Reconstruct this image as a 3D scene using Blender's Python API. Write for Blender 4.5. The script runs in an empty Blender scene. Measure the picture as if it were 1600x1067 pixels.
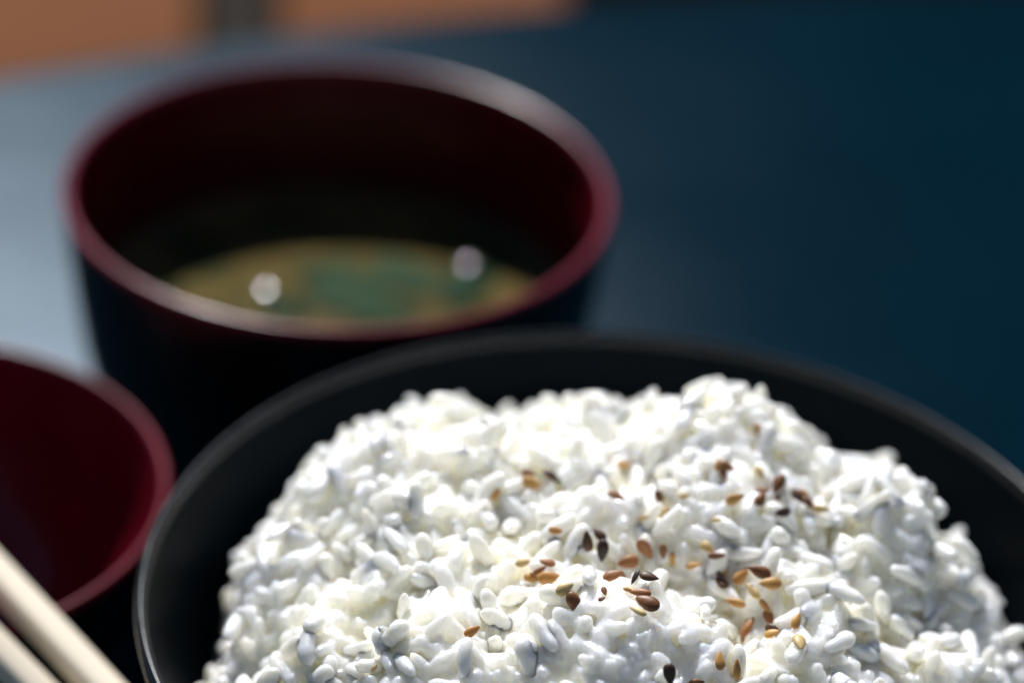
import bpy, math, random
import numpy as np
from mathutils import Vector, Matrix, noise
from mathutils.bvhtree import BVHTree

MM = 0.001
rng = np.random.default_rng(11)
random.seed(11)
scene = bpy.context.scene
COL = scene.collection

# ------------------------------------------------------------------ camera
CAM_H, PITCH, ROLL, FPX = 323.27, 0.56477, 0.06815, 4600.0
cp, sp = math.cos(PITCH), math.sin(PITCH)
cr, sr = math.cos(ROLL), math.sin(ROLL)
FWD = Vector((0, cp, -sp)); _X = Vector((1, 0, 0)); _U = Vector((0, sp, cp))
RIGHT = cr * _X + sr * _U
UP = -sr * _X + cr * _U
CAM = Vector((0, 0, CAM_H))
cam = bpy.data.cameras.new('camera')
cam_o = bpy.data.objects.new('camera', cam)
COL.objects.link(cam_o)
cam_o.matrix_world = Matrix(((RIGHT.x, UP.x, -FWD.x, CAM.x * MM), (RIGHT.y, UP.y, -FWD.y, CAM.y * MM),
                             (RIGHT.z, UP.z, -FWD.z, CAM.z * MM), (0, 0, 0, 1)))
cam.sensor_fit = 'HORIZONTAL'
cam.sensor_width = 22.6
cam.lens = 22.6 * FPX / 1600
cam.clip_start = 0.01
cam.clip_end = 200
cam.dof.use_dof = True
cam.dof.focus_distance = 0.384
cam.dof.aperture_fstop = 4.5
cam.dof.aperture_blades = 8
scene.camera = cam_o

# ------------------------------------------------------------------ sky, sun, exposure
SUN_EL, SUN_AZ = math.radians(46), math.radians(14)      # azimuth: left of straight behind the table
world = bpy.data.worlds.new('World'); scene.world = world
world.use_nodes = True
wn = world.node_tree
bg = wn.nodes['Background']
sky = wn.nodes.new('ShaderNodeTexSky')
sky.sky_type = 'NISHITA'; sky.sun_disc = False
sky.sun_elevation = SUN_EL; sky.sun_rotation = -SUN_AZ
wn.links.new(sky.outputs[0], bg.inputs[0])
sky.air_density = 0.75; sky.dust_density = 0.0; sky.ozone_density = 1.0
bg.inputs[1].default_value = 0.05
sun = bpy.data.lights.new('sun', 'SUN')
sun.energy = 5.0; sun.angle = math.radians(0.53); sun.color = (1.0, 0.98, 0.965)
sun_o = bpy.data.objects.new('sun', sun); COL.objects.link(sun_o)
SUN_DIR = Vector((-math.sin(SUN_AZ) * math.cos(SUN_EL), math.cos(SUN_AZ) * math.cos(SUN_EL), math.sin(SUN_EL)))
sun_o.rotation_euler = SUN_DIR.to_track_quat('Z', 'Y').to_euler()
vs = scene.view_settings
vs.view_transform = 'Standard'; vs.look = 'None'; vs.gamma = 1.0; vs.exposure = 0.22
vs.use_curve_mapping = False
scene.render.engine = 'CYCLES'
scene.cycles.use_denoising = True
scene.cycles.max_bounces = 24
scene.cycles.diffuse_bounces = 16
scene.cycles.transmission_bounces = 20
scene.cycles.glossy_bounces = 4
scene.cycles.sample_clamp_indirect = 10


def ray_dir(px, py):
    a, b = (px - 800) / FPX, -(py - 533.5) / FPX
    return (FWD + a * RIGHT + b * UP)


def at(px, py, z):                     # point of the plane of height z (mm) seen at a place in the photograph
    d = ray_dir(px, py)
    return CAM + d * ((z - CAM_H) / d.z)


# ------------------------------------------------------------------ helpers
def tag(o, label=None, cat=None, group=None, kind=None):
    if label: o['label'] = label
    if cat: o['category'] = cat
    if group: o['group'] = group
    if kind: o['kind'] = kind
    return o


def empty(name, loc):
    o = bpy.data.objects.new(name, None)
    o.empty_display_size = 0.01
    COL.objects.link(o); o.location = Vector(loc) * MM
    return o


def mesh_from(name, verts, faces, smooth=True):
    me = bpy.data.meshes.new(name)
    me.from_pydata([tuple(c * MM for c in v) for v in verts], [], faces)
    me.validate(); me.update()
    if smooth:
        me.polygons.foreach_set('use_smooth', [True] * len(me.polygons))
    return me


def link(name, me, mat, parent=None, loc=None):
    o = bpy.data.objects.new(name, me)
    COL.objects.link(o)
    if mat is not None and not me.materials:
        me.materials.append(mat)
    if parent: o.parent = parent
    if loc is not None: o.location = Vector(loc) * MM
    return o


def smooth_profile(pts, n=6):
    """Catmull-Rom through (r, z) points."""
    out = []
    P = [pts[0]] + list(pts) + [pts[-1]]
    for i in range(1, len(P) - 2):
        p0, p1, p2, p3 = (np.array(P[i + k], float) for k in (-1, 0, 1, 2))
        for k in range(n):
            t = k / n
            out.append(tuple(0.5 * ((2 * p1) + (-p0 + p2) * t + (2 * p0 - 5 * p1 + 4 * p2 - p3) * t * t +
                                    (-p0 + 3 * p1 - 3 * p2 + p3) * t ** 3)))
    out.append(pts[-1])
    return out


def lathe(profile, segs=128):
    verts, faces, rings = [], [], []
    for r, z in profile:
        if r < 1e-6:
            rings.append([len(verts)] * segs); verts.append((0, 0, z)); continue
        ring = []
        for k in range(segs):
            a = 2 * math.pi * k / segs
            ring.append(len(verts)); verts.append((r * math.cos(a), r * math.sin(a), z))
        rings.append(ring)
    for i in range(len(rings) - 1):
        A, B = rings[i], rings[i + 1]
        for k in range(segs):
            q = []
            for v in (A[k], A[(k + 1) % segs], B[(k + 1) % segs], B[k]):
                if v not in q: q.append(v)
            if len(q) >= 3: faces.append(q)
    return verts, faces


def box_mesh(name, lo, hi, bev=1.5):
    x0, y0, z0 = lo; x1, y1, z1 = hi
    b = bev
    v, f = [], []
    # chamfered box: three rings per end
    prof = [(z0, b), (z0 + b, 0), (z1 - b, 0), (z1, b)]
    for z, i in prof:
        v += [(x0 + i, y0 + i, z), (x1 - i, y0 + i, z), (x1 - i, y1 - i, z), (x0 + i, y1 - i, z)]
    f.append([3, 2, 1, 0]); f.append([12, 13, 14, 15])
    for r in range(3):
        for k in range(4):
            f.append([r * 4 + k, r * 4 + (k + 1) % 4, r * 4 + 4 + (k + 1) % 4, r * 4 + 4 + k])
    return mesh_from(name, v, f, smooth=False)


RICE_A, RICE_B, RICE_T = (0.985, 0.962, 0.83), (0.99, 0.977, 0.90), 0.0065


class N:
    """small node-graph helper"""
    def __init__(self, name):
        self.m = bpy.data.materials.new(name); self.m.use_nodes = True
        self.t = self.m.node_tree; self.b = self.t.nodes['Principled BSDF']

    def add(self, kind, **kw):
        n = self.t.nodes.new(kind)
        for k, v in kw.items():
            if k in n.inputs: n.inputs[k].default_value = v
            else: setattr(n, k, v)
        return n

    def link(self, a, b): self.t.links.new(a, b)

    def set(self, **kw):
        for k, v in kw.items():
            k = k.replace('_', ' ')
            if k in self.b.inputs:
                self.b.inputs[k].default_value = v if not (isinstance(v, tuple) and len(v) == 3 and
                                                           self.b.inputs[k].type == 'RGBA') else (*v, 1)
        return self

    def coords(self, which='Object', scale=(1, 1, 1)):
        tc = self.add('ShaderNodeTexCoord'); mp = self.add('ShaderNodeMapping')
        mp.inputs['Scale'].default_value = scale
        self.link(tc.outputs[which], mp.inputs[0])
        return mp.outputs[0]

    def ramp(self, fac, stops):
        r = self.add('ShaderNodeValToRGB')
        e = r.color_ramp.elements
        while len(e) < len(stops): e.new(0.5)
        for el, (p, c) in zip(e, stops):
            el.position = p; el.color = (*c, 1)
        self.link(fac, r.inputs[0])
        return r.outputs[0]

    def noise(self, vec, scale, detail=3, rough=0.5):
        n = self.add('ShaderNodeTexNoise', Scale=scale, Detail=detail, Roughness=rough)
        self.link(vec, n.inputs['Vector'])
        return n.outputs[0]

    def bump(self, h, strength, dist):
        b = self.add('ShaderNodeBump', Strength=strength, Distance=dist)
        self.link(h, b.inputs['Height'])
        self.link(b.outputs[0], self.b.inputs['Normal'])
        return b


def mat_table():
    """navy stain under a thin satin varnish"""
    n = N('painted_table')
    v = n.coords(scale=(1, 1, 1))
    c = n.ramp(n.noise(v, 9, 4), [(0.3, (0.0001, 0.0080, 0.0145)), (0.7, (0.0003, 0.0108, 0.0192))])
    r = n.ramp(n.noise(v, 14, 5), [(0.3, (0.312,) * 3), (0.7, (0.335,) * 3)])
    b = n.bump(n.noise(v, 600, 2), 0.15, 0.0004)
    sc_ = n.ramp(n.noise(n.coords(scale=(1, 6, 1)), 30, 5, 0.7), [(0.35, (0.0135, 0.0170, 0.0205)), (0.7, (0.0180, 0.0225, 0.0268))])
    df = n.add('ShaderNodeBsdfDiffuse'); gl = n.add('ShaderNodeBsdfGlossy', distribution='BECKMANN')
    n.link(c, df.inputs[0]); n.link(sc_, gl.inputs['Color']); n.link(r, gl.inputs['Roughness'])
    n.link(b.outputs[0], gl.inputs['Normal'])
    ad = n.add('ShaderNodeAddShader')
    n.link(df.outputs[0], ad.inputs[0]); n.link(gl.outputs[0], ad.inputs[1])
    n.link(ad.outputs[0], n.t.nodes['Material Output'].inputs[0])
    return n.m


def mat_lacquer(name, col, rough, spec=0.5, nscale=90):
    n = N(name)
    v = n.coords()
    c2 = tuple(min(1, x * 1.3) for x in col)
    c = n.ramp(n.noise(v, nscale, 3), [(0.35, col), (0.7, c2)])
    n.link(c, n.b.inputs['Base Color'])
    r = n.ramp(n.noise(v, nscale * 2, 4), [(0.3, (rough * 0.9,) * 3), (0.75, (rough * 1.15,) * 3)])
    n.link(r, n.b.inputs['Roughness'])
    n.set(Specular_IOR_Level=spec)
    n.bump(n.noise(v, 900, 2), 0.08, 0.0002)
    return n.m


def mat_rice(name='cooked_rice', depth=None, soak=1.0):
    """wet cooked rice: light soaks in and scatters, under a thin glossy film"""
    n = N(name)
    v = n.coords()
    c = n.ramp(n.noise(v, 120, 3), [(0.35, RICE_A), (0.65, RICE_B)])
    n.link(c, n.b.inputs['Base Color'])
    n.set(Roughness=0.3, Subsurface_Weight=soak, Subsurface_Radius=(1.0, 0.9, 0.68), Subsurface_Scale=depth or RICE_T, IOR=1.4)
    n.set(Coat_Weight=0.7, Coat_Roughness=0.1, Coat_IOR=1.4)
    n.bump(n.noise(v, 900, 4, 0.65), 0.6, 0.0004)
    return n.m


def mat_seed(name, dark, light):
    n = N(name)
    oi = n.add('ShaderNodeObjectInfo')
    v = n.coords()
    add = n.add('ShaderNodeVectorMath', operation='ADD')
    n.link(v, add.inputs[0]); n.link(oi.outputs['Random'], add.inputs[1])
    f = n.noise(add.outputs[0], 700, 3)
    mx = n.add('ShaderNodeMath', operation='ADD'); n.link(f, mx.inputs[0])
    s = n.add('ShaderNodeMath', operation='MULTIPLY_ADD'); s.inputs[1].default_value = 0.5; s.inputs[2].default_value = -0.25
    n.link(oi.outputs['Random'], s.inputs[0]); n.link(s.outputs[0], mx.inputs[1])
    c = n.ramp(mx.outputs[0], [(0.25, dark), (0.75, light)])
    n.link(c, n.b.inputs['Base Color'])
    n.set(Roughness=0.48, Subsurface_Weight=0.15, Subsurface_Radius=(1, 0.5, 0.2), Subsurface_Scale=0.0005)
    n.bump(n.noise(add.outputs[0], 2600, 3), 0.35, 0.0001)
    return n.m


def mat_wood(name, a, b, scale, spec=0.05):
    n = N(name)
    v = n.coords(scale=scale)
    c = n.ramp(n.noise(v, 6, 6, 0.6), [(0.3, a), (0.7, b)])
    n.link(c, n.b.inputs['Base Color'])
    n.set(Roughness=0.75, Specular_IOR_Level=spec)
    n.bump(n.noise(v, 40, 4), 0.2, 0.0005)
    return n.m


def mat_soup():
    n = N('miso_broth')
    v = n.coords()
    c = n.ramp(n.noise(v, 60, 4, 0.65), [(0.38, (0.035, 0.05, 0.02)), (0.5, (0.11, 0.085, 0.03)), (0.72, (0.17, 0.125, 0.045))])
    n.link(c, n.b.inputs['Base Color'])
    n.set(Roughness=0.06, IOR=1.34, Subsurface_Weight=0.8, Subsurface_Radius=(1.0, 0.8, 0.4), Subsurface_Scale=0.012)
    n.bump(n.noise(v, 60, 2), 0.05, 0.001)
    return n.m


M = dict(
    table=mat_table(),
    black=mat_lacquer('black_bowl', (0.0008, 0.0030, 0.0054), 0.42, 0.03),
    rim=mat_lacquer('black_rim', (0.002, 0.004, 0.006), 0.24, 0.22),
    soup_black=mat_lacquer('black_lacquer', (0.0025, 0.003, 0.004), 0.28),
    red=mat_lacquer('red_lacquer', (0.06, 0.0012, 0.0035), 0.2, 0.3),
    red_rim=mat_lacquer('red_rim', (0.13, 0.006, 0.018), 0.22, 0.35),
    dish_rim=mat_lacquer('dish_rim', (0.12, 0.008, 0.018), 0.22, 0.15),
    dish_red=mat_lacquer('dish_red_lacquer', (0.11, 0.004, 0.010), 0.17, 0.4),
    rice=mat_rice(),
    rice_loose=mat_rice('cooked_rice_loose', 0.0034, 1.0),
    wood=mat_wood('orange_board', (0.125, 0.042, 0.016), (0.18, 0.068, 0.022), (1, 14, 1)),
    dark_wood=mat_wood('dark_batten', (0.012, 0.009, 0.006), (0.022, 0.016, 0.01), (1, 14, 1)),
    bamboo=mat_wood('pale_bamboo', (0.72, 0.63, 0.48), (0.82, 0.75, 0.62), (6, 6, 1), 0.4),
    soup=mat_soup(),
    wakame=mat_lacquer('wakame_leaf', (0.008, 0.03, 0.013), 0.5, 0.02, 200),
    wakame_pale=mat_lacquer('wakame_pale_leaf', (0.026, 0.05, 0.026), 0.6, 0.02, 200),
    glint_gloss=mat_lacquer('glint_cap_gloss', (0.10, 0.12, 0.09), 0.09, 1.0, 200),  # high gloss for the caps added to make sun glints on the soup
    ground=mat_lacquer('paving', (0.004, 0.0035, 0.003), 0.95, 0.0, 8),
    seed_black=mat_seed('sesame_dark', (0.03, 0.014, 0.007), (0.10, 0.045, 0.018)),
    seed_brown=mat_seed('sesame_brown', (0.15, 0.055, 0.017), (0.36, 0.15, 0.048)),
    seed_tan=mat_seed('sesame_tan', (0.42, 0.19, 0.045), (0.62, 0.35, 0.10)),
    seed_cream=mat_seed('sesame_cream', (0.55, 0.38, 0.14), (0.72, 0.56, 0.27)),
)

# ------------------------------------------------------------------ ground, table, bench
GROUND_Z = -720
g = mesh_from('ground', [(-6000, -4000, 0), (6000, -4000, 0), (6000, 12000, 0), (-6000, 12000, 0)], [(0, 1, 2, 3)])
tag(link('ground', g, M['ground'], loc=(0, 0, GROUND_Z)), kind='structure')

TC = Vector((250, -50, 0)); TR = 760
table = empty('round_table', (TC.x, TC.y, GROUND_Z))
tag(table, 'round glossy navy blue table top under the bowls', 'table')
pr = [(0, 690), (TR - 16, 690), (TR - 5, 692), (TR - 1, 697), (TR, 704), (TR, 717), (TR - 0.8, 719.2), (TR - 3, 720), (TR - 3.6, 720), (TR - 40, 720), (0, 720)]
link('table_top', mesh_from('table_top', *lathe(pr, 256)), M['table'], table)
link('pedestal', mesh_from('pedestal', *lathe([(0, 20), (70, 20), (45, 60), (40, 640), (90, 689), (0, 689)], 48)), M['soup_black'], table)
link('base', mesh_from('base', *lathe([(0, 0), (300, 0), (300, 10), (80, 21), (0, 21)], 64)), M['soup_black'], table)

BZ = -80                                # top of the bench boards, a little lower than the table
bench = empty('wooden_bench', (-120, 900, GROUND_Z))
tag(bench, 'orange brown wooden bench with one dark board behind the table', 'bench')
BH = BZ - GROUND_Z
b0, b1 = at(375, 90, BZ), at(375, 0, BZ)
BA = math.atan2(-(b1 - b0).x, (b1 - b0).y)          # the boards run straight away from the viewer
bench.rotation_euler = (0, 0, BA)
inv = Matrix.Rotation(-BA, 3, 'Z')
bx = [(inv @ (at(px, 40, BZ) - Vector((-120, 900, 0)))).x for px in (-480, -92, 311, 438, 900)]
for k in range(4):
    dz = 3 if k == 2 else 0
    o = link('board', box_mesh('board', (bx[k] + 0.8, -300, BH - 22 - dz), (bx[k + 1] - 0.8, 600, BH - dz)),
             M['dark_wood'] if k == 2 else M['wood'], bench)
    if k == 2: o['label'] = 'dark brown board between two orange boards'
x0b, x1b = bx[0], bx[-1]
for yy in (80, 520):
    link('rail', box_mesh('rail', (x0b + 10, yy - 25, BH - 75), (x1b - 10, yy + 25, BH - 25.5)), M['dark_wood'], bench)
    for xx in (x0b + 30, x1b - 30):
        link('leg', box_mesh('leg', (xx - 20, yy - 20, 0), (xx + 20, yy + 20, BH - 75.5)), M['dark_wood'], bench)

# ------------------------------------------------------------------ soup bowl
SOUP = Vector((-33.2, 464.3, 0))
sb = empty('soup_bowl', SOUP)
tag(sb, 'tall soup bowl, black outside and dark red inside, behind the rice', 'bowl')
outer = smooth_profile([(0, 3), (22, 3), (23, 0.3), (27, 0.3), (28.5, 4), (36, 9), (43, 17), (46.0, 27), (47.8, 40), (49.1, 52), (49.7, 58.2)], 5)
link('shell', mesh_from('shell', *lathe(outer, 160)), M['soup_black'], sb)
link('rim', mesh_from('rim', *lathe(smooth_profile([(49.7, 58.2), (49.8, 59.0), (49.5, 59.7), (48.9, 60.0), (48.2, 59.8), (47.8, 59.1), (47.5, 57.8)], 5), 160)), M['red_rim'], sb)
inner = smooth_profile([(47.5, 57.8), (47.3, 55.5), (46.9, 53.5), (46.2, 50.8),
                        (46.0, 47), (45.7, 40), (45.0, 30), (42, 18.5), (35, 11.5), (20, 8), (0, 7)], 5)
link('lining', mesh_from('lining', *lathe(inner, 160)), M['red'], sb)
LZ = 33.0
sv, sf = lathe([(0, 7.6), (20, 8.6), (33, 12.0), (41.0, 19.0), (44.0, 27), (44.9, LZ - 0.3), (45.25, LZ + 1.5), (44.9, LZ + 1.45), (43.8, LZ + 0.9), (42.5, LZ + 0.45), (40.5, LZ + 0.12), (38, LZ), (30, LZ), (20, LZ), (10, LZ), (0, LZ)], 128)
broth = link('miso_soup', mesh_from('miso_soup', sv, sf), M['soup'], None, SOUP)
tag(broth, 'cloudy ochre miso soup filling the tall soup bowl', 'soup')


def leaf(name, px, py, rx, ry, ang, mat, seed, lift=0.15, crumple=1.0):
    """crinkled seaweed leaf lying on the broth"""
    c = at(px, py, LZ) - SOUP
    v, f = [], []
    R, A = 7, 28
    for side in (0, 1):
        for i in range(R + 1):
            for k in range(A):
                a = 2 * math.pi * k / A
                q = i / R
                rr = q * (1 + 0.5 * noise.noise((math.cos(a) * 1.9 + seed, math.sin(a) * 1.6, seed)))
                x, y = rr * rx * math.cos(a), rr * ry * math.sin(a)
                z = lift + crumple * (0.45 + 0.6 * noise.noise((x * 0.22 + seed * 3, y * 0.22, seed))) * (1 - q ** 3)
                z = max(z, 0.08) - (0.5 if side == 0 else 0) * 1.0
                v.append((x, y, z))
    off = (R + 1) * A
    for i in range(R):
        for k in range(A):
            a, b = i * A + k, i * A + (k + 1) % A
            f.append([a, a + A, b + A, b]); f.append([off + a, off + b, off + b + A, off + a + A])
    for k in range(A):
        a, b = R * A + k, R * A + (k + 1) % A
        f.append([a, off + a, off + b, b])
    o = link(name, mesh_from(name, v, f), mat, None, SOUP + Vector((c.x, c.y, LZ)))
    o.rotation_euler = (0, 0, ang)
    return o


G = 'seaweed leaves floating in the soup'
for (px, py, rx_, ry_, an, mk, sd, lab) in [
        (540, 452, 7.0, 8.5, 0.2, 'wakame_pale', 1.3, 'large green seaweed leaf left of the middle of the soup'),
        (640, 432, 6.0, 7.5, 1.0, 'wakame_pale', 3.9, 'green seaweed leaf right of the middle of the soup'),
        (600, 485, 6.5, 4.5, 0.5, 'wakame_pale', 8.4, 'green seaweed leaf nearest the front rim of the soup bowl'),
        (445, 482, 4.5, 4, 0.8, 'wakame', 2.7, 'dark seaweed leaf at the left under a bright glint'),
        (735, 442, 4.5, 8, -0.4, 'wakame', 4.1, 'dark seaweed leaf at the right under a dim glint'),
        (490, 425, 3.2, 4, 1.2, 'wakame', 6.2, 'small dark seaweed leaf in the shaded left of the soup')]:
    tag(leaf('seaweed_leaf', px, py, rx_, ry_, an, M[mk], sd), lab, 'seaweed', G)


def add_glint_cap(px, py, a, R, label):
    """glossy cap added in the soup for a glint, tilted to mirror the sun"""
    c = at(px, py, LZ + 1)
    to_cam = (CAM - c).normalized()
    h = (to_cam + SUN_DIR).normalized()
    prof = []
    d = math.sqrt(R * R - a * a)
    for k in range(13):
        r = a * k / 12
        prof.append((r, math.sqrt(R * R - r * r) - d))
    prof = prof + [(a * 0.96, -0.8), (a * 0.7, -2.0), (0, -2.4)]
    v, f = lathe(prof[::-1], 40)
    o = link('glint_cap', mesh_from('glint_cap', v, f), M['glint_gloss'], None, c)
    o.rotation_euler = h.to_track_quat('Z', 'Y').to_euler()
    tag(o, label, 'soup lump', 'caps added to the soup for sun glints')


add_glint_cap(415, 452, 1.8, 7, 'added cap making a bright sun glint at the left edge of the soup')
add_glint_cap(731, 412, 1.6, 4.2, 'added cap making a dim sun glint at the right of the soup')

# ------------------------------------------------------------------ small red bowl
DISH = Vector((-97.0, 384.3, 0))
db = empty('small_bowl', DISH)
tag(db, 'small round bowl, red inside, at the left beside the chopsticks', 'bowl')
outer = smooth_profile([(0, 3), (17, 3), (18, 0.3), (21, 0.3), (22.5, 4), (32, 13), (39.5, 26), (42.6, 37), (43.5, 43.2)], 5)
link('shell', mesh_from('shell', *lathe(outer, 128)), M['soup_black'], db)
link('rim', mesh_from('rim', *lathe(smooth_profile([(43.5, 43.2), (43.6, 44.0), (43.3, 44.7), (42.8, 45.0), (42.2, 44.8), (41.8, 44.1), (41.5, 43.0)], 5), 128)), M['dish_rim'], db)
inner = smooth_profile([(41.5, 43.0), (40.8, 40), (37.6, 29), (30.5, 16.5), (21, 9.5), (10, 7.2), (0, 6.8)], 6)
link('lining', mesh_from('lining', *lathe(inner, 128)), M['dish_red'], db)

# ------------------------------------------------------------------ rice bowl
BOWL = Vector((19.16, 335.56, 0))
rb = empty('rice_bowl', BOWL)
tag(rb, 'wide black bowl heaped with white rice', 'bowl')
link('outer_wall', mesh_from('outer_wall', *lathe(smooth_profile([(0, 4), (26, 4), (27.5, 0.3), (32, 0.3), (33.5, 6), (47, 15), (58, 31), (65, 49), (68.9, 63.5), (69.8, 67.2)], 6), 192)), M['black'], rb)
link('inner_wall', mesh_from('inner_wall', *lathe(smooth_profile([(68.1, 68.4), (67.0, 64.5), (62.8, 48), (55.5, 32), (45, 20), (30, 13), (14, 10.5), (0, 10)], 6), 192)), M['black'], rb)
link('rim', mesh_from('rim', *lathe(smooth_profile([(69.8, 67.2), (70.05, 68.4), (69.95, 69.3), (69.5, 69.85), (69.0, 70.0), (68.6, 69.8), (68.3, 69.3), (68.1, 68.4)], 4), 192)), M['rim'], rb)

# ------------------------------------------------------------------ chopsticks
def chopstick(p0, p1, w0, w1, label):
    """square-ended stick from p0 (slim end) to p1; rounded-square section"""
    p0, p1 = Vector(p0), Vector(p1)
    L = (p1 - p0).length
    v, f = [], []
    K = 20
    stations = [(0, 0.55), (0.6, 0.85), (1.6, 1.0)] + [(L * t, 1.0) for t in np.linspace(0.05, 0.97, 20)] + [(L - 1.0, 1.0), (L - 0.2, 0.9), (L, 0.75)]
    for s, m in stations:
        w = (w0 + (w1 - w0) * s / L) * m / 2
        for k in range(K):
            a = 2 * math.pi * k / K
            e = 0.62
            x = w * math.copysign(abs(math.cos(a)) ** e, math.cos(a)); y = w * math.copysign(abs(math.sin(a)) ** e, math.sin(a))
            v.append((x, y, s))
    for i in range(len(stations) - 1):
        for k in range(K):
            f.append([i * K + k, i * K + (k + 1) % K, (i + 1) * K + (k + 1) % K, (i + 1) * K + k])
    f.append(list(range(K))[::-1]); f.append([(len(stations) - 1) * K + k for k in range(K)])
    o = link('chopstick', mesh_from('chopstick', v, f), M['bamboo'], None, p0)
    d = (p1 - p0).normalized()
    o.rotation_euler = d.to_track_quat('Z', 'Y').to_euler()
    return tag(o, label, 'chopstick', 'chopsticks')


for (a, b, lab) in [((0, 903), (153, 1067), 'pale bamboo chopstick nearer the rice bowl'), ((0, 1022), (50, 1073), 'pale bamboo chopstick nearer the lower left corner')]:
    A = at(*a, 48.2); B = at(*b, 46.0)
    d = (B - A).normalized()
    chopstick(A - d * 40, A + d * 190, 4.9, 5.7, lab)

# ------------------------------------------------------------------ rice
LOOSE = 1.15
RR = 61.0
cl = []
while len(cl) < 54:
    p = rng.uniform(-60, 60, 2)
    if np.hypot(*p) < 58 and all(np.hypot(*(p - q[:2])) > 12.0 for q in cl):
        cl.append(np.array([p[0], p[1], rng.normal(0, 1.5), rng.uniform(7.5, 11)]))
# lumps read off the photograph: x, y, height, radius (mm, about the bowl's axis)
cl += [np.array(c) for c in [(13, 16, 5.0, 13), (38, 4, 5.5, 10), (-38, 8, 4.0, 11), (-50, -6, 4.5, 8), (-4, -31, 3.0, 14), (-46, -26, 3.5, 10), (-26, -33, 3.0, 12),
                             (10, 0, 2, 12), (28, -22, 1.5, 9), (46, -22, 2.5, 9), (20, -30, -3.0, 8)]]
cl = np.array(cl)
holes = [(1, -15, 6, 5.5), (34, -14, 4.5, 7), (-22, 20, 5, 5), (14, -26, 4.5, 5)]
for px, py, dep, rad in [(600, 955, 5, 4.0), (655, 925, 4.5, 3.5), (800, 950, 4.5, 3.5), (762, 1025, 5, 3.5), (1350, 1010, 6, 5), (1175, 990, 4.5, 4), (1270, 905, 4, 5), (800, 850, 4, 4.5),
                         (480, 800, 4, 4), (650, 770, 3.5, 5), (1000, 800, 3.5, 5), (1330, 830, 4, 5), (1480, 900, 4.5, 4), (430, 930, 4.5, 3.5), (560, 860, 3.5, 4), (1090, 960, 4, 3.5)]:
    q_ = at(px, py, 81) - BOWL
    holes.append((q_.x, q_.y, dep, rad))
holes = np.array(holes)


CREST = np.array([(-66, 30), (-63, 37), (-60, 53), (-54, 64), (-51, 70), (-45, 75), (-37, 82), (-28, 83), (-22, 79.5), (-12, 83.5), (-6, 85), (-4.5, 82.5), (0, 85), (8, 86), (11, 89),
                  (15, 90), (19, 86), (24, 83), (29, 78.5), (34, 77), (42, 78.5), (43.5, 77), (44.8, 67), (48, 63), (50, 65.5), (52.5, 63), (54, 56), (56.5, 57.5), (61, 47), (66, 38)], float)


def height(x, y):
    x = np.asarray(x, float); y = np.asarray(y, float)
    r = np.hypot(x, np.where(y < 0, y * 0.9, y))
    q = np.clip(r / RR, 0, 1)
    h = 46 + 38.0 * np.clip(1 - q ** 3.4, 0, 1) ** 0.68
    b = np.full_like(x, -3.5)
    for cx, cy, hh, rad in cl:
        d2 = ((x - cx) ** 2 + (y - cy) ** 2) / rad ** 2
        b = np.maximum(b, hh + 6.2 * (1 - d2))
    for cx, cy, dep, rad in holes:
        b = b - dep * np.exp(-((x - cx) ** 2 + (y - cy) ** 2) / rad ** 2)
    edge = np.clip((RR - r) / 6, 0, 1)
    h = h + b * (0.25 + 0.75 * edge) - 2.0
    xs = x * 405.0 / (380.0 + (y - 24) * 0.85)          # crest of the heap as it narrows away from the front
    cap = np.interp(xs, CREST[:, 0], CREST[:, 1]) - 0.69 * (y - 24) - 1.0
    cap = cap + 0.8 * np.sin(x * 0.83 + 1.2 * np.sin(y * 0.31)) * np.sin(y * 0.37 + x * 0.21) - 0.3
    return np.minimum(h, cap)


GN = 200
gx = np.linspace(-66, 66, GN)
GX, GY = np.meshgrid(gx, gx, indexing='ij')
GZ = height(GX, GY)


def normal(x, y, e=0.7):
    dx = (height(x + e, y) - height(x - e, y)) / (2 * e)
    dy = (height(x, y + e) - height(x, y - e)) / (2 * e)
    n = np.stack([-dx, -dy, np.ones_like(dx)], -1)
    return n / np.linalg.norm(n, axis=-1, keepdims=True), np.sqrt(1 + dx * dx + dy * dy)


# candidate grain centres, spread by surface area
NC = 60000
cx = rng.uniform(-RR, RR, NC); cy = rng.uniform(-RR, RR, NC)
keep = np.hypot(cx, cy) < RR - 0.5
cx, cy = cx[keep], cy[keep]
cn, area = normal(cx, cy)
keep = rng.uniform(0, 1, len(cx)) < np.clip(area / 3.2, 0, 1)
cx, cy, cn = cx[keep], cy[keep], cn[keep]
off = rng.uniform(-1.6, 0.5, len(cx)) + (rng.uniform(0, 1, len(cx)) < 0.14) * rng.uniform(0.3, 2.0, len(cx))
pos = np.stack([cx, cy, height(cx, cy)], 1) + cn * off[:, None]
cell = {}
sel = []
MIND = 1.72
for i, p in enumerate(pos):
    k = tuple((p // MIND).astype(int))
    ok = True
    for a in (-1, 0, 1):
        for b in (-1, 0, 1):
            for c in (-1, 0, 1):
                for j in cell.get((k[0] + a, k[1] + b, k[2] + c), ()):
                    if ((pos[j] - p) ** 2).sum() < MIND * MIND: ok = False; break
                if not ok: break
            if not ok: break
        if not ok: break
    if ok:
        cell.setdefault(k, []).append(i); sel.append(i)
pos, cn, off = pos[sel], cn[sel], off[sel]
NG = len(pos)

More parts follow.
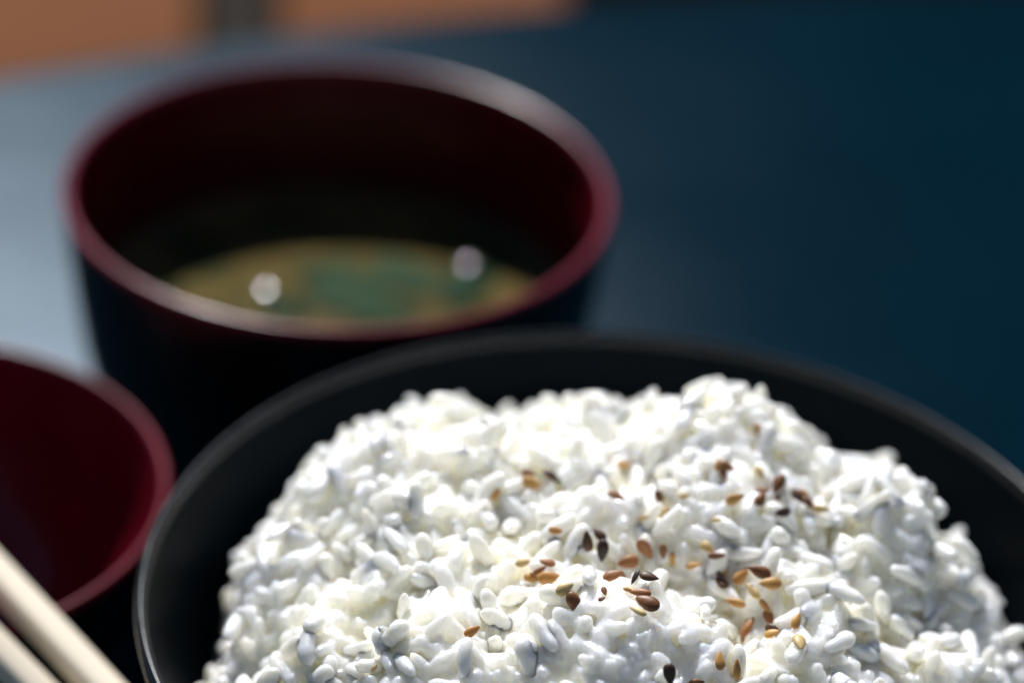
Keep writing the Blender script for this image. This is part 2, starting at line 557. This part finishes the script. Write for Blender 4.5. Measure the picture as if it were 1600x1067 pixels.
# grain shapes
variants = []
RI, SE = 11, 10
for kvar in range(20):
    bend = rng.uniform(-0.5, 0.5); asym = rng.uniform(-0.25, 0.25); sd = rng.uniform(0, 50)
    bl = rng.uniform(2.2, 3.4); flat = rng.uniform(0.78, 0.95)
    broken = 0.72 if kvar in (3, 10, 15) else 1.0
    v, f = [], []
    for i in range(RI + 1):
        t = -math.cos(math.pi * i / RI)
        rad = max(1 - abs(t) ** bl, 0) ** 0.5 * (1 + asym * t)
        for k in range(SE):
            a = 2 * math.pi * k / SE
            w = 1 + 0.26 * noise.noise((t * 1.5 + sd, 1.2 * math.cos(a), 1.2 * math.sin(a))) + 0.10 * noise.noise((t * 3.5 + sd, 2.4 * math.cos(a), 2.4 * math.sin(a)))
            v.append((t * broken + 0.04 * noise.noise((math.cos(a) * 2, math.sin(a) * 2, sd + t)), rad * math.cos(a) * w + bend * (t * t - 0.4) * 0.6, rad * math.sin(a) * flat * w))
    for i in range(RI):
        for k in range(SE):
            f.append((i * SE + k, i * SE + (k + 1) % SE, (i + 1) * SE + (k + 1) % SE, (i + 1) * SE + k))
    f.append(tuple(range(SE))[::-1]); f.append(tuple(RI * SE + k for k in range(SE)))
    variants.append((np.array(v), f))
var_id = rng.integers(0, 20, NG)
glen = np.clip(rng.normal(2.85, 0.38, NG), 1.9, 3.7)
gwid = np.clip(rng.normal(1.20, 0.13, NG), 0.9, 1.5)
frames = np.zeros((NG, 3, 3))
for i in range(NG):
    n = cn[i]
    t = rng.normal(0, 1, 3); t -= n * (t @ n); t /= np.linalg.norm(t)
    tilt = rng.normal(0, math.radians(22)) if rng.uniform() > 0.09 else rng.uniform(0.6, 1.3)
    u = t * math.cos(tilt) + n * math.sin(tilt)
    w = np.cross(u, n); w /= np.linalg.norm(w)
    w2 = np.cross(w, u)
    ro = rng.uniform(0, 6.28)
    a = w * math.cos(ro) + w2 * math.sin(ro); b = np.cross(u, a)
    frames[i] = np.stack([u, a, b], 1)


def grain_verts(i, s=1.0):
    v = variants[var_id[i]][0] * np.array([glen[i], gwid[i], gwid[i]]) * s
    return v @ frames[i].T + pos[i]


# ray tree over every grain and the core of the heap
allv, allf, owner = [], [], []
base = 0
core_v = np.stack([GX.ravel(), GY.ravel(), (GZ - 1.7).ravel()], 1)
core_f = []
for i in range(GN - 1):
    for j in range(GN - 1):
        if math.hypot(gx[i] + 0.33, gx[j] + 0.33) < RR + 0.4:
            core_f.append((i * GN + j, (i + 1) * GN + j, (i + 1) * GN + j + 1, i * GN + j + 1))
allv.append(core_v); allf += core_f; owner += [-1] * len(core_f); base = len(core_v)
for i in range(NG):
    allv.append(grain_verts(i))
    fv = variants[var_id[i]][1]
    allf += [tuple(q + base for q in ff) for ff in fv]; owner += [i] * len(fv)
    base += len(allv[-1])
AV = np.concatenate(allv) + np.array([BOWL.x, BOWL.y, 0])
tree = BVHTree.FromPolygons([tuple(v) for v in AV.tolist()], allf, all_triangles=False)
hits = np.zeros(NG, int)
for py in range(590, 1067, 5):
    for px in range(320, 1600, 5):
        h = tree.ray_cast(CAM, ray_dir(px + 0.5, py + 0.5).normalized())
        if h[0] is not None and owner[h[2]] >= 0: hits[owner[h[2]]] += 1
loose = np.where((hits >= 7) & (off > LOOSE))[0]          # grains that stand clear of the sticky mass
chosen = loose[np.argsort(-hits[loose])][:300]
chosen_set = set(int(c) for c in chosen)

heap = empty('rice_heap', (BOWL.x, BOWL.y, 46))
tag(heap, 'heap of sticky white cooked rice in the black bowl', 'rice')
# the grains that show largest, each pressed flat where it meets a neighbour
order = sorted(chosen_set)
built = {}
for i in order:
    me = bpy.data.meshes.new('rice_grain')
    me.from_pydata(((grain_verts(i) - pos[i]) * MM).tolist(), [], variants[var_id[i]][1])
    me.polygons.foreach_set('use_smooth', [True] * len(me.polygons))
    o = bpy.data.objects.new('rice_grain', me)
    COL.objects.link(o); o.parent = heap
    o.location = Vector((pos[i][0], pos[i][1], pos[i][2] - 46)) * MM
    built[i] = o
for k, i in enumerate(order):
    for j in order[:k]:
        if np.linalg.norm(pos[i] - pos[j]) < glen[i] + glen[j]:
            a = grain_verts(i); c = pos[j]
            # only where the two really touch
            loc = (a - c) @ frames[j] / np.array([glen[j], gwid[j] * 1.25, gwid[j] * 1.25])
            if ((loc ** 2).sum(1) < 1.1).any():
                bm_ = built[i].modifiers.new('press', 'BOOLEAN'); bm_.operation = 'DIFFERENCE'; bm_.solver = 'MANIFOLD'; bm_.object = built[j]
bpy.context.view_layer.update()
dg = bpy.context.evaluated_depsgraph_get()
done = {i: bpy.data.meshes.new_from_object(built[i].evaluated_get(dg)) for i in order}
for i in order:
    o = built[i]
    o.modifiers.clear()
    me = done[i]
    if len(me.polygons) >= 20: o.data = me
    o.data.name = 'rice_grain'
    o.data.polygons.foreach_set('use_smooth', [True] * len(o.data.polygons))
    o.data.materials.clear(); o.data.materials.append(M['rice_loose'])

# every other grain, pressed together into one sticky mass
fv, ff, base = [], [], 0
cv = core_v.copy()
idx = sorted({q for f4 in core_f for q in f4}); mp = {q: k for k, q in enumerate(idx)}
top = cv[idx]
bot = top.copy(); bot[:, 2] = np.minimum(top[:, 2] - 3, 40 - 0.0 * bot[:, 2])
nt = len(idx)
fv += [top, bot]
cf = [tuple(mp[q] for q in f4) for f4 in core_f]
ff += cf + [tuple(nt + q for q in f4[::-1]) for f4 in cf]
ecount = {}
for f4 in cf:
    for a, b in zip(f4, f4[1:] + f4[:1]): ecount[(a, b)] = 1
for (a, b) in list(ecount):
    if (b, a) not in ecount: ff.append((b, a, nt + a, nt + b))
base = 2 * nt
for i in range(NG):
    if i in chosen_set: continue
    v = grain_verts(i)
    fv.append(v); ff += [tuple(q + base for q in f4) for f4 in variants[var_id[i]][1]]; base += len(v)
V = np.concatenate(fv) - np.array([0, 0, 46])
raw = bpy.data.meshes.new('packed_raw')
raw.from_pydata((V * MM).tolist(), [], ff); raw.update()
tmp = bpy.data.objects.new('packed_raw', raw); COL.objects.link(tmp)
md = tmp.modifiers.new('remesh', 'REMESH'); md.mode = 'VOXEL'; md.voxel_size = 0.00025; md.use_smooth_shade = True
sm = tmp.modifiers.new('smooth', 'SMOOTH'); sm.factor = 0.5; sm.iterations = 2
# the mass leaves room for the grains that stand on their own
kv, kf, base = [], [], 0
for i in sorted(chosen_set):
    v = grain_verts(i, 1.03)
    kv.append(v); kf += [tuple(q + base for q in f4) for f4 in variants[var_id[i]][1]]; base += len(v)
KV = np.concatenate(kv) - np.array([0, 0, 46])
kraw = bpy.data.meshes.new('cut_raw'); kraw.from_pydata((KV * MM).tolist(), [], kf); kraw.update()
cut = bpy.data.objects.new('cut_raw', kraw); COL.objects.link(cut)
kr = cut.modifiers.new('remesh', 'REMESH'); kr.mode = 'VOXEL'; kr.voxel_size = 0.0003
bo = tmp.modifiers.new('cut', 'BOOLEAN'); bo.operation = 'DIFFERENCE'; bo.solver = 'MANIFOLD'; bo.object = cut
dg = bpy.context.evaluated_depsgraph_get()
packed = bpy.data.meshes.new_from_object(tmp.evaluated_get(dg))
bpy.data.objects.remove(tmp); bpy.data.objects.remove(cut); bpy.data.meshes.remove(raw); bpy.data.meshes.remove(kraw)
packed.polygons.foreach_set('use_smooth', [True] * len(packed.polygons))
packed.materials.clear(); packed.materials.append(M['rice'])
po = link('packed_grains', packed, None, heap)
po['kind'] = 'stuff'

# ------------------------------------------------------------------ sesame seeds
def seed_mesh(kind):
    L, W, T = [(1.0, 0.48, 0.26), (1.0, 0.56, 0.31), (1.0, 0.36, 0.24)][kind]
    v, f = [], []
    RI, SE = 14, 14
    for i in range(RI + 1):
        t = -math.cos(math.pi * i / RI)                 # -1 round end, +1 pointed end
        rad = math.sqrt(max(0, 1 - t * t)) * (1 - 0.36 * t - 0.10 * t * t)
        for k in range(SE):
            a = 2 * math.pi * k / SE
            w = 1 + 0.05 * noise.noise((t * 2 + kind * 7, math.cos(a) * 1.5, math.sin(a) * 1.5))
            c, s = math.cos(a), math.sin(a)
            rim = 1 + 0.07 * abs(c) ** 6
            v.append((t * L, rad * W * c * w * rim, rad * T * s * w))
    for i in range(RI):
        for k in range(SE):
            f.append((i * SE + k, i * SE + (k + 1) % SE, (i + 1) * SE + (k + 1) % SE, (i + 1) * SE + k))
    f.append(tuple(range(SE))[::-1]); f.append(tuple(RI * SE + k for k in range(SE)))
    return v, f


seed_me = {}
for kind in range(3):
    v, f = seed_mesh(kind)
    for mk in ('black', 'brown', 'tan', 'cream'):
        me = mesh_from('sesame_seed', v, f); me.materials.append(M['seed_' + mk]); seed_me[(kind, mk)] = me

# x, y in the photograph, direction of the pointed end (degrees, clockwise on screen from rightwards), length in pixels, colour, shape, label
SEEDS = [
    (775, 770, -60, 22, 'tan', 0, 'lone small tan seed left of the other seeds, mid height of the heap'),
    (831, 755, 30, 31, 'tan', 0, 'golden seed left of a slender dark one at the upper left'),
    (828, 738, 10, 22, 'brown', 0, 'small brown seed tucked behind a golden seed at the upper left'),
    (861, 753, 50, 35, 'black', 2, 'slender dark seed right of a golden seed at the upper left'),
    (969, 727, 0, 31, 'tan', 2, 'blurred tan seed lying level near the top middle'),
    (962, 780, 35, 28, 'brown', 0, 'reddish brown seed alone below the blurred level tan one'),
    (1032, 777, 80, 26, 'brown', 0, 'upright brown seed above a pale gold one in the upper middle'),
    (1039, 800, -25, 26, 'cream', 0, 'pale gold seed under an upright brown one in the upper middle'),
    (1007, 808, -10, 18, 'cream', 2, 'faint pale seed in a gap, upper middle of the heap'),
    (868, 829, 10, 22, 'tan', 0, 'tan seed to the left of three black seeds'),
    (915, 845, -100, 32, 'black', 0, 'leftmost of three black seeds near the middle'),
    (936, 835, -135, 27, 'black', 0, 'uppermost of three black seeds near the middle'),
    (943, 859, 95, 34, 'black', 0, 'lowest of three black seeds near the middle'),
    (1008, 856, 55, 36, 'brown', 0, 'long brown seed slanting above the central hollow'),
    (1037, 861, 90, 23, 'brown', 0, 'short upright brown seed right of the long slanting one'),
    (1051, 873, 90, 24, 'tan', 2, 'orange seed standing above the upright white grain'),
    (1070, 776, -10, 18, 'cream', 0, 'blurred pale seed left of the upper right cluster'),
    (1135, 729, 25, 25, 'brown', 0, 'brown seed on top of a small cluster near the heap top'),
    (1122, 727, -80, 20, 'tan', 0, 'tan seed at the left of the small cluster near the heap top'),
    (1130, 742, 80, 18, 'brown', 1, 'small reddish seed at the bottom of the cluster near the heap top'),
    (1147, 777, -20, 31, 'tan', 0, 'tan seed lying alone left of the upper right cluster'),
    (1188, 739, 60, 24, 'cream', 0, 'blurred pale seed above the upper right cluster'),
    (1186, 671, 80, 20, 'tan', 0, 'blurred tan seed highest on the heap'),
    (1216, 757, 115, 34, 'brown', 0, 'brown seed standing up in the upper right cluster'),
    (1187, 780, -50, 26, 'brown', 1, 'plump reddish brown seed at the left of the upper right cluster'),
    (1194, 771, 5, 26, 'brown', 2, 'thin brown seed lying across the plump reddish one'),
    (1215, 778, 80, 12, 'brown', 1, 'tiny reddish seed tip under the standing brown one'),
    (1222, 800, 170, 25, 'black', 1, 'plump dark seed lowest in the upper right cluster'),
    (1244, 783, 55, 32, 'black', 0, 'black seed slanting in the upper right cluster'),
    (1262, 787, 60, 23, 'brown', 1, 'round reddish seed right of the slanting black one'),
    (1280, 797, -5, 32, 'cream', 2, 'slim pale gold seed at the right end of the upper right cluster'),
    (1254, 772, 20, 20, 'tan', 0, 'gold seed behind the slanting black one'),
    (1121, 813, 5, 18, 'cream', 2, 'tiny pale seed between the two right hand clusters'),
    (1106, 856, 40, 24, 'cream', 1, 'pale round seed above a thin red brown one'),
    (1121, 868, 0, 28, 'brown', 2, 'thin red brown seed lying level at a grain tip'),
    (1084, 884, -10, 24, 'tan', 2, 'gold sliver of a seed right of the upright white grain'),
    (818, 881, -10, 24, 'cream', 0, 'cream seed at the top left of the front left cluster'),
    (854, 880, 195, 26, 'brown', 0, 'brown seed at the top of the front left cluster'),
    (843, 891, -30, 23, 'brown', 2, 'dark red seed wedged in the front left cluster'),
    (831, 904, 10, 25, 'tan', 1, 'orange seed at the lower left of the front left cluster'),
    (862, 904, 0, 39, 'tan', 0, 'long orange seed pointing right in the front left cluster'),
    (882, 920, -30, 29, 'cream', 1, 'fat cream seed above the brown drop shaped one'),
    (897, 944, 65, 38, 'brown', 0, 'brown drop shaped seed pointing down below a fat cream one'),
    (958, 902, -20, 32, 'brown', 0, 'reddish seed pointing right at the edge of the central hollow'),
    (977, 899, -100, 30, 'brown', 2, 'orange brown seed standing in front of the central hollow'),
    (944, 925, 80, 16, 'brown', 0, 'small brown seed half hidden left of the front crest'),
    (941, 937, -30, 12, 'brown', 1, 'tiny brown seed tip left of the front crest'),
    (982, 923, 10, 20, 'tan', 2, 'small tan seed at the left of the front crest trio'),
    (1001, 930, 190, 34, 'brown', 2, 'thin brown seed behind the plump brown one on the front crest'),
    (1012, 947, 210, 39, 'brown', 1, 'large plump brown seed on the front crest'),
    (997, 956, 220, 30, 'cream', 2, 'slim cream seed under the plump brown one on the front crest'),
    (980, 878, 170, 34, 'brown', 1, 'brown seed deep in the shaded central hollow'),
    (1014, 908, 20, 30, 'black', 0, 'dark seed lying at the right of the central hollow'),
    (994, 903, 90, 26, 'black', 2, 'dark seed upright in the central hollow'),
    (1046, 1052, 85, 32, 'black', 1, 'dark seed low in the foreground at the bottom edge'),
    (1087, 1066, -10, 26, 'brown', 0, 'brown seed cut by the bottom edge of the picture'),
    (1127, 908, -100, 35, 'black', 0, 'black seed alone on a white grain right of centre'),
    (1154, 901, -45, 33, 'tan', 0, 'orange seed right of the lone black one'),
    (1185, 893, 200, 36, 'brown', 0, 'brown seed at the top of the front right cluster'),
    (1203, 912, 180, 34, 'tan', 0, 'orange gold seed lying level under the brown one'),
    (1178, 923, 220, 33, 'cream', 2, 'slim pale gold seed slanting in the front right cluster'),
    (1199, 944, 50, 26, 'tan', 2, 'gold seed at the lower end of the slim pale one'),
    (1150, 941, 195, 32, 'tan', 2, 'tan seed lying below the lone black one'),
    (1170, 984, -65, 37, 'brown', 2, 'red brown seed leaning on a tall white grain'),
    (1161, 996, 95, 20, 'brown', 2, 'small brown seed beside the leaning red brown one'),
    (1203, 966, 60, 27, 'brown', 0, 'dark red seed above the darkest one at lower right'),
    (1214, 986, 30, 30, 'black', 0, 'darkest seed in the gap at lower right'),
    (1241, 972, -60, 28, 'tan', 0, 'golden brown seed by itself at lower right'),
    (1210, 996, -10, 24, 'tan', 1, 'gold seed below the darkest one at lower right'),
    (1248, 1007, 95, 33, 'cream', 1, 'cream seed on a round white grain at lower right'),
    (1123, 1033, -85, 30, 'tan', 0, 'gold seed standing low in the foreground'),
    (1152, 1045, -90, 32, 'tan', 2, 'slim gold seed standing near the bottom edge'),
    (735, 987, -30, 27, 'tan', 0, 'single bright orange seed at the left front of the heap'),
    (584, 1043, -50, 14, 'cream', 0, 'tiny pale seed farthest to the lower left'),
]
for (px, py, ang, ln, mk, kind, label) in SEEDS:
    d = ray_dir(px, py).normalized()
    h = tree.ray_cast(CAM, d)
    if h[0] is None: continue
    nn = Vector((0, 0, 0)); 
    for a in range(8):
        q = tree.ray_cast(CAM, ray_dir(px + 9 * math.cos(a * 0.785), py + 9 * math.sin(a * 0.785)).normalized())
        if q[0] is not None and (q[0] - h[0]).length < 3.0:
            m_ = q[1] if q[1].dot(d) < 0 else -q[1]
            nn += m_
    m_ = h[1] if h[1].dot(d) < 0 else -h[1]
    nn = (nn + 2 * m_ - 2.0 * d).normalized()
    a = math.radians(ang)
    u = RIGHT * math.cos(a) - UP * math.sin(a)
    u = (u - nn * u.dot(nn)).normalized()
    w = nn.cross(u).normalized()
    dist = (h[0] - CAM).dot(FWD)
    L = 0.5 * ln * dist / FPX * 1.06
    # lift until it rests on the grains under it
    lift = 0.0
    for s_ in (-0.8, 0, 0.8):
        for t_ in (-0.4, 0.4):
            p = h[0] + u * (s_ * L) + w * (t_ * L) + nn * 2.0
            q = tree.ray_cast(p, -nn, 4.0)
            if q[0] is not None: lift = max(lift, 2.0 - q[3])
    c = h[0] + nn * (min(lift, 1.1) * 0.85 + 0.24 * L)
    o = bpy.data.objects.new('sesame_seed', seed_me[(kind, mk)])
    COL.objects.link(o)
    o.matrix_world = Matrix([[u[r] * L, w[r] * L, nn[r] * L, c[r] * MM] for r in range(3)] + [[0, 0, 0, 1]])
    tag(o, label, 'sesame seed', 'sesame seeds scattered on the rice')
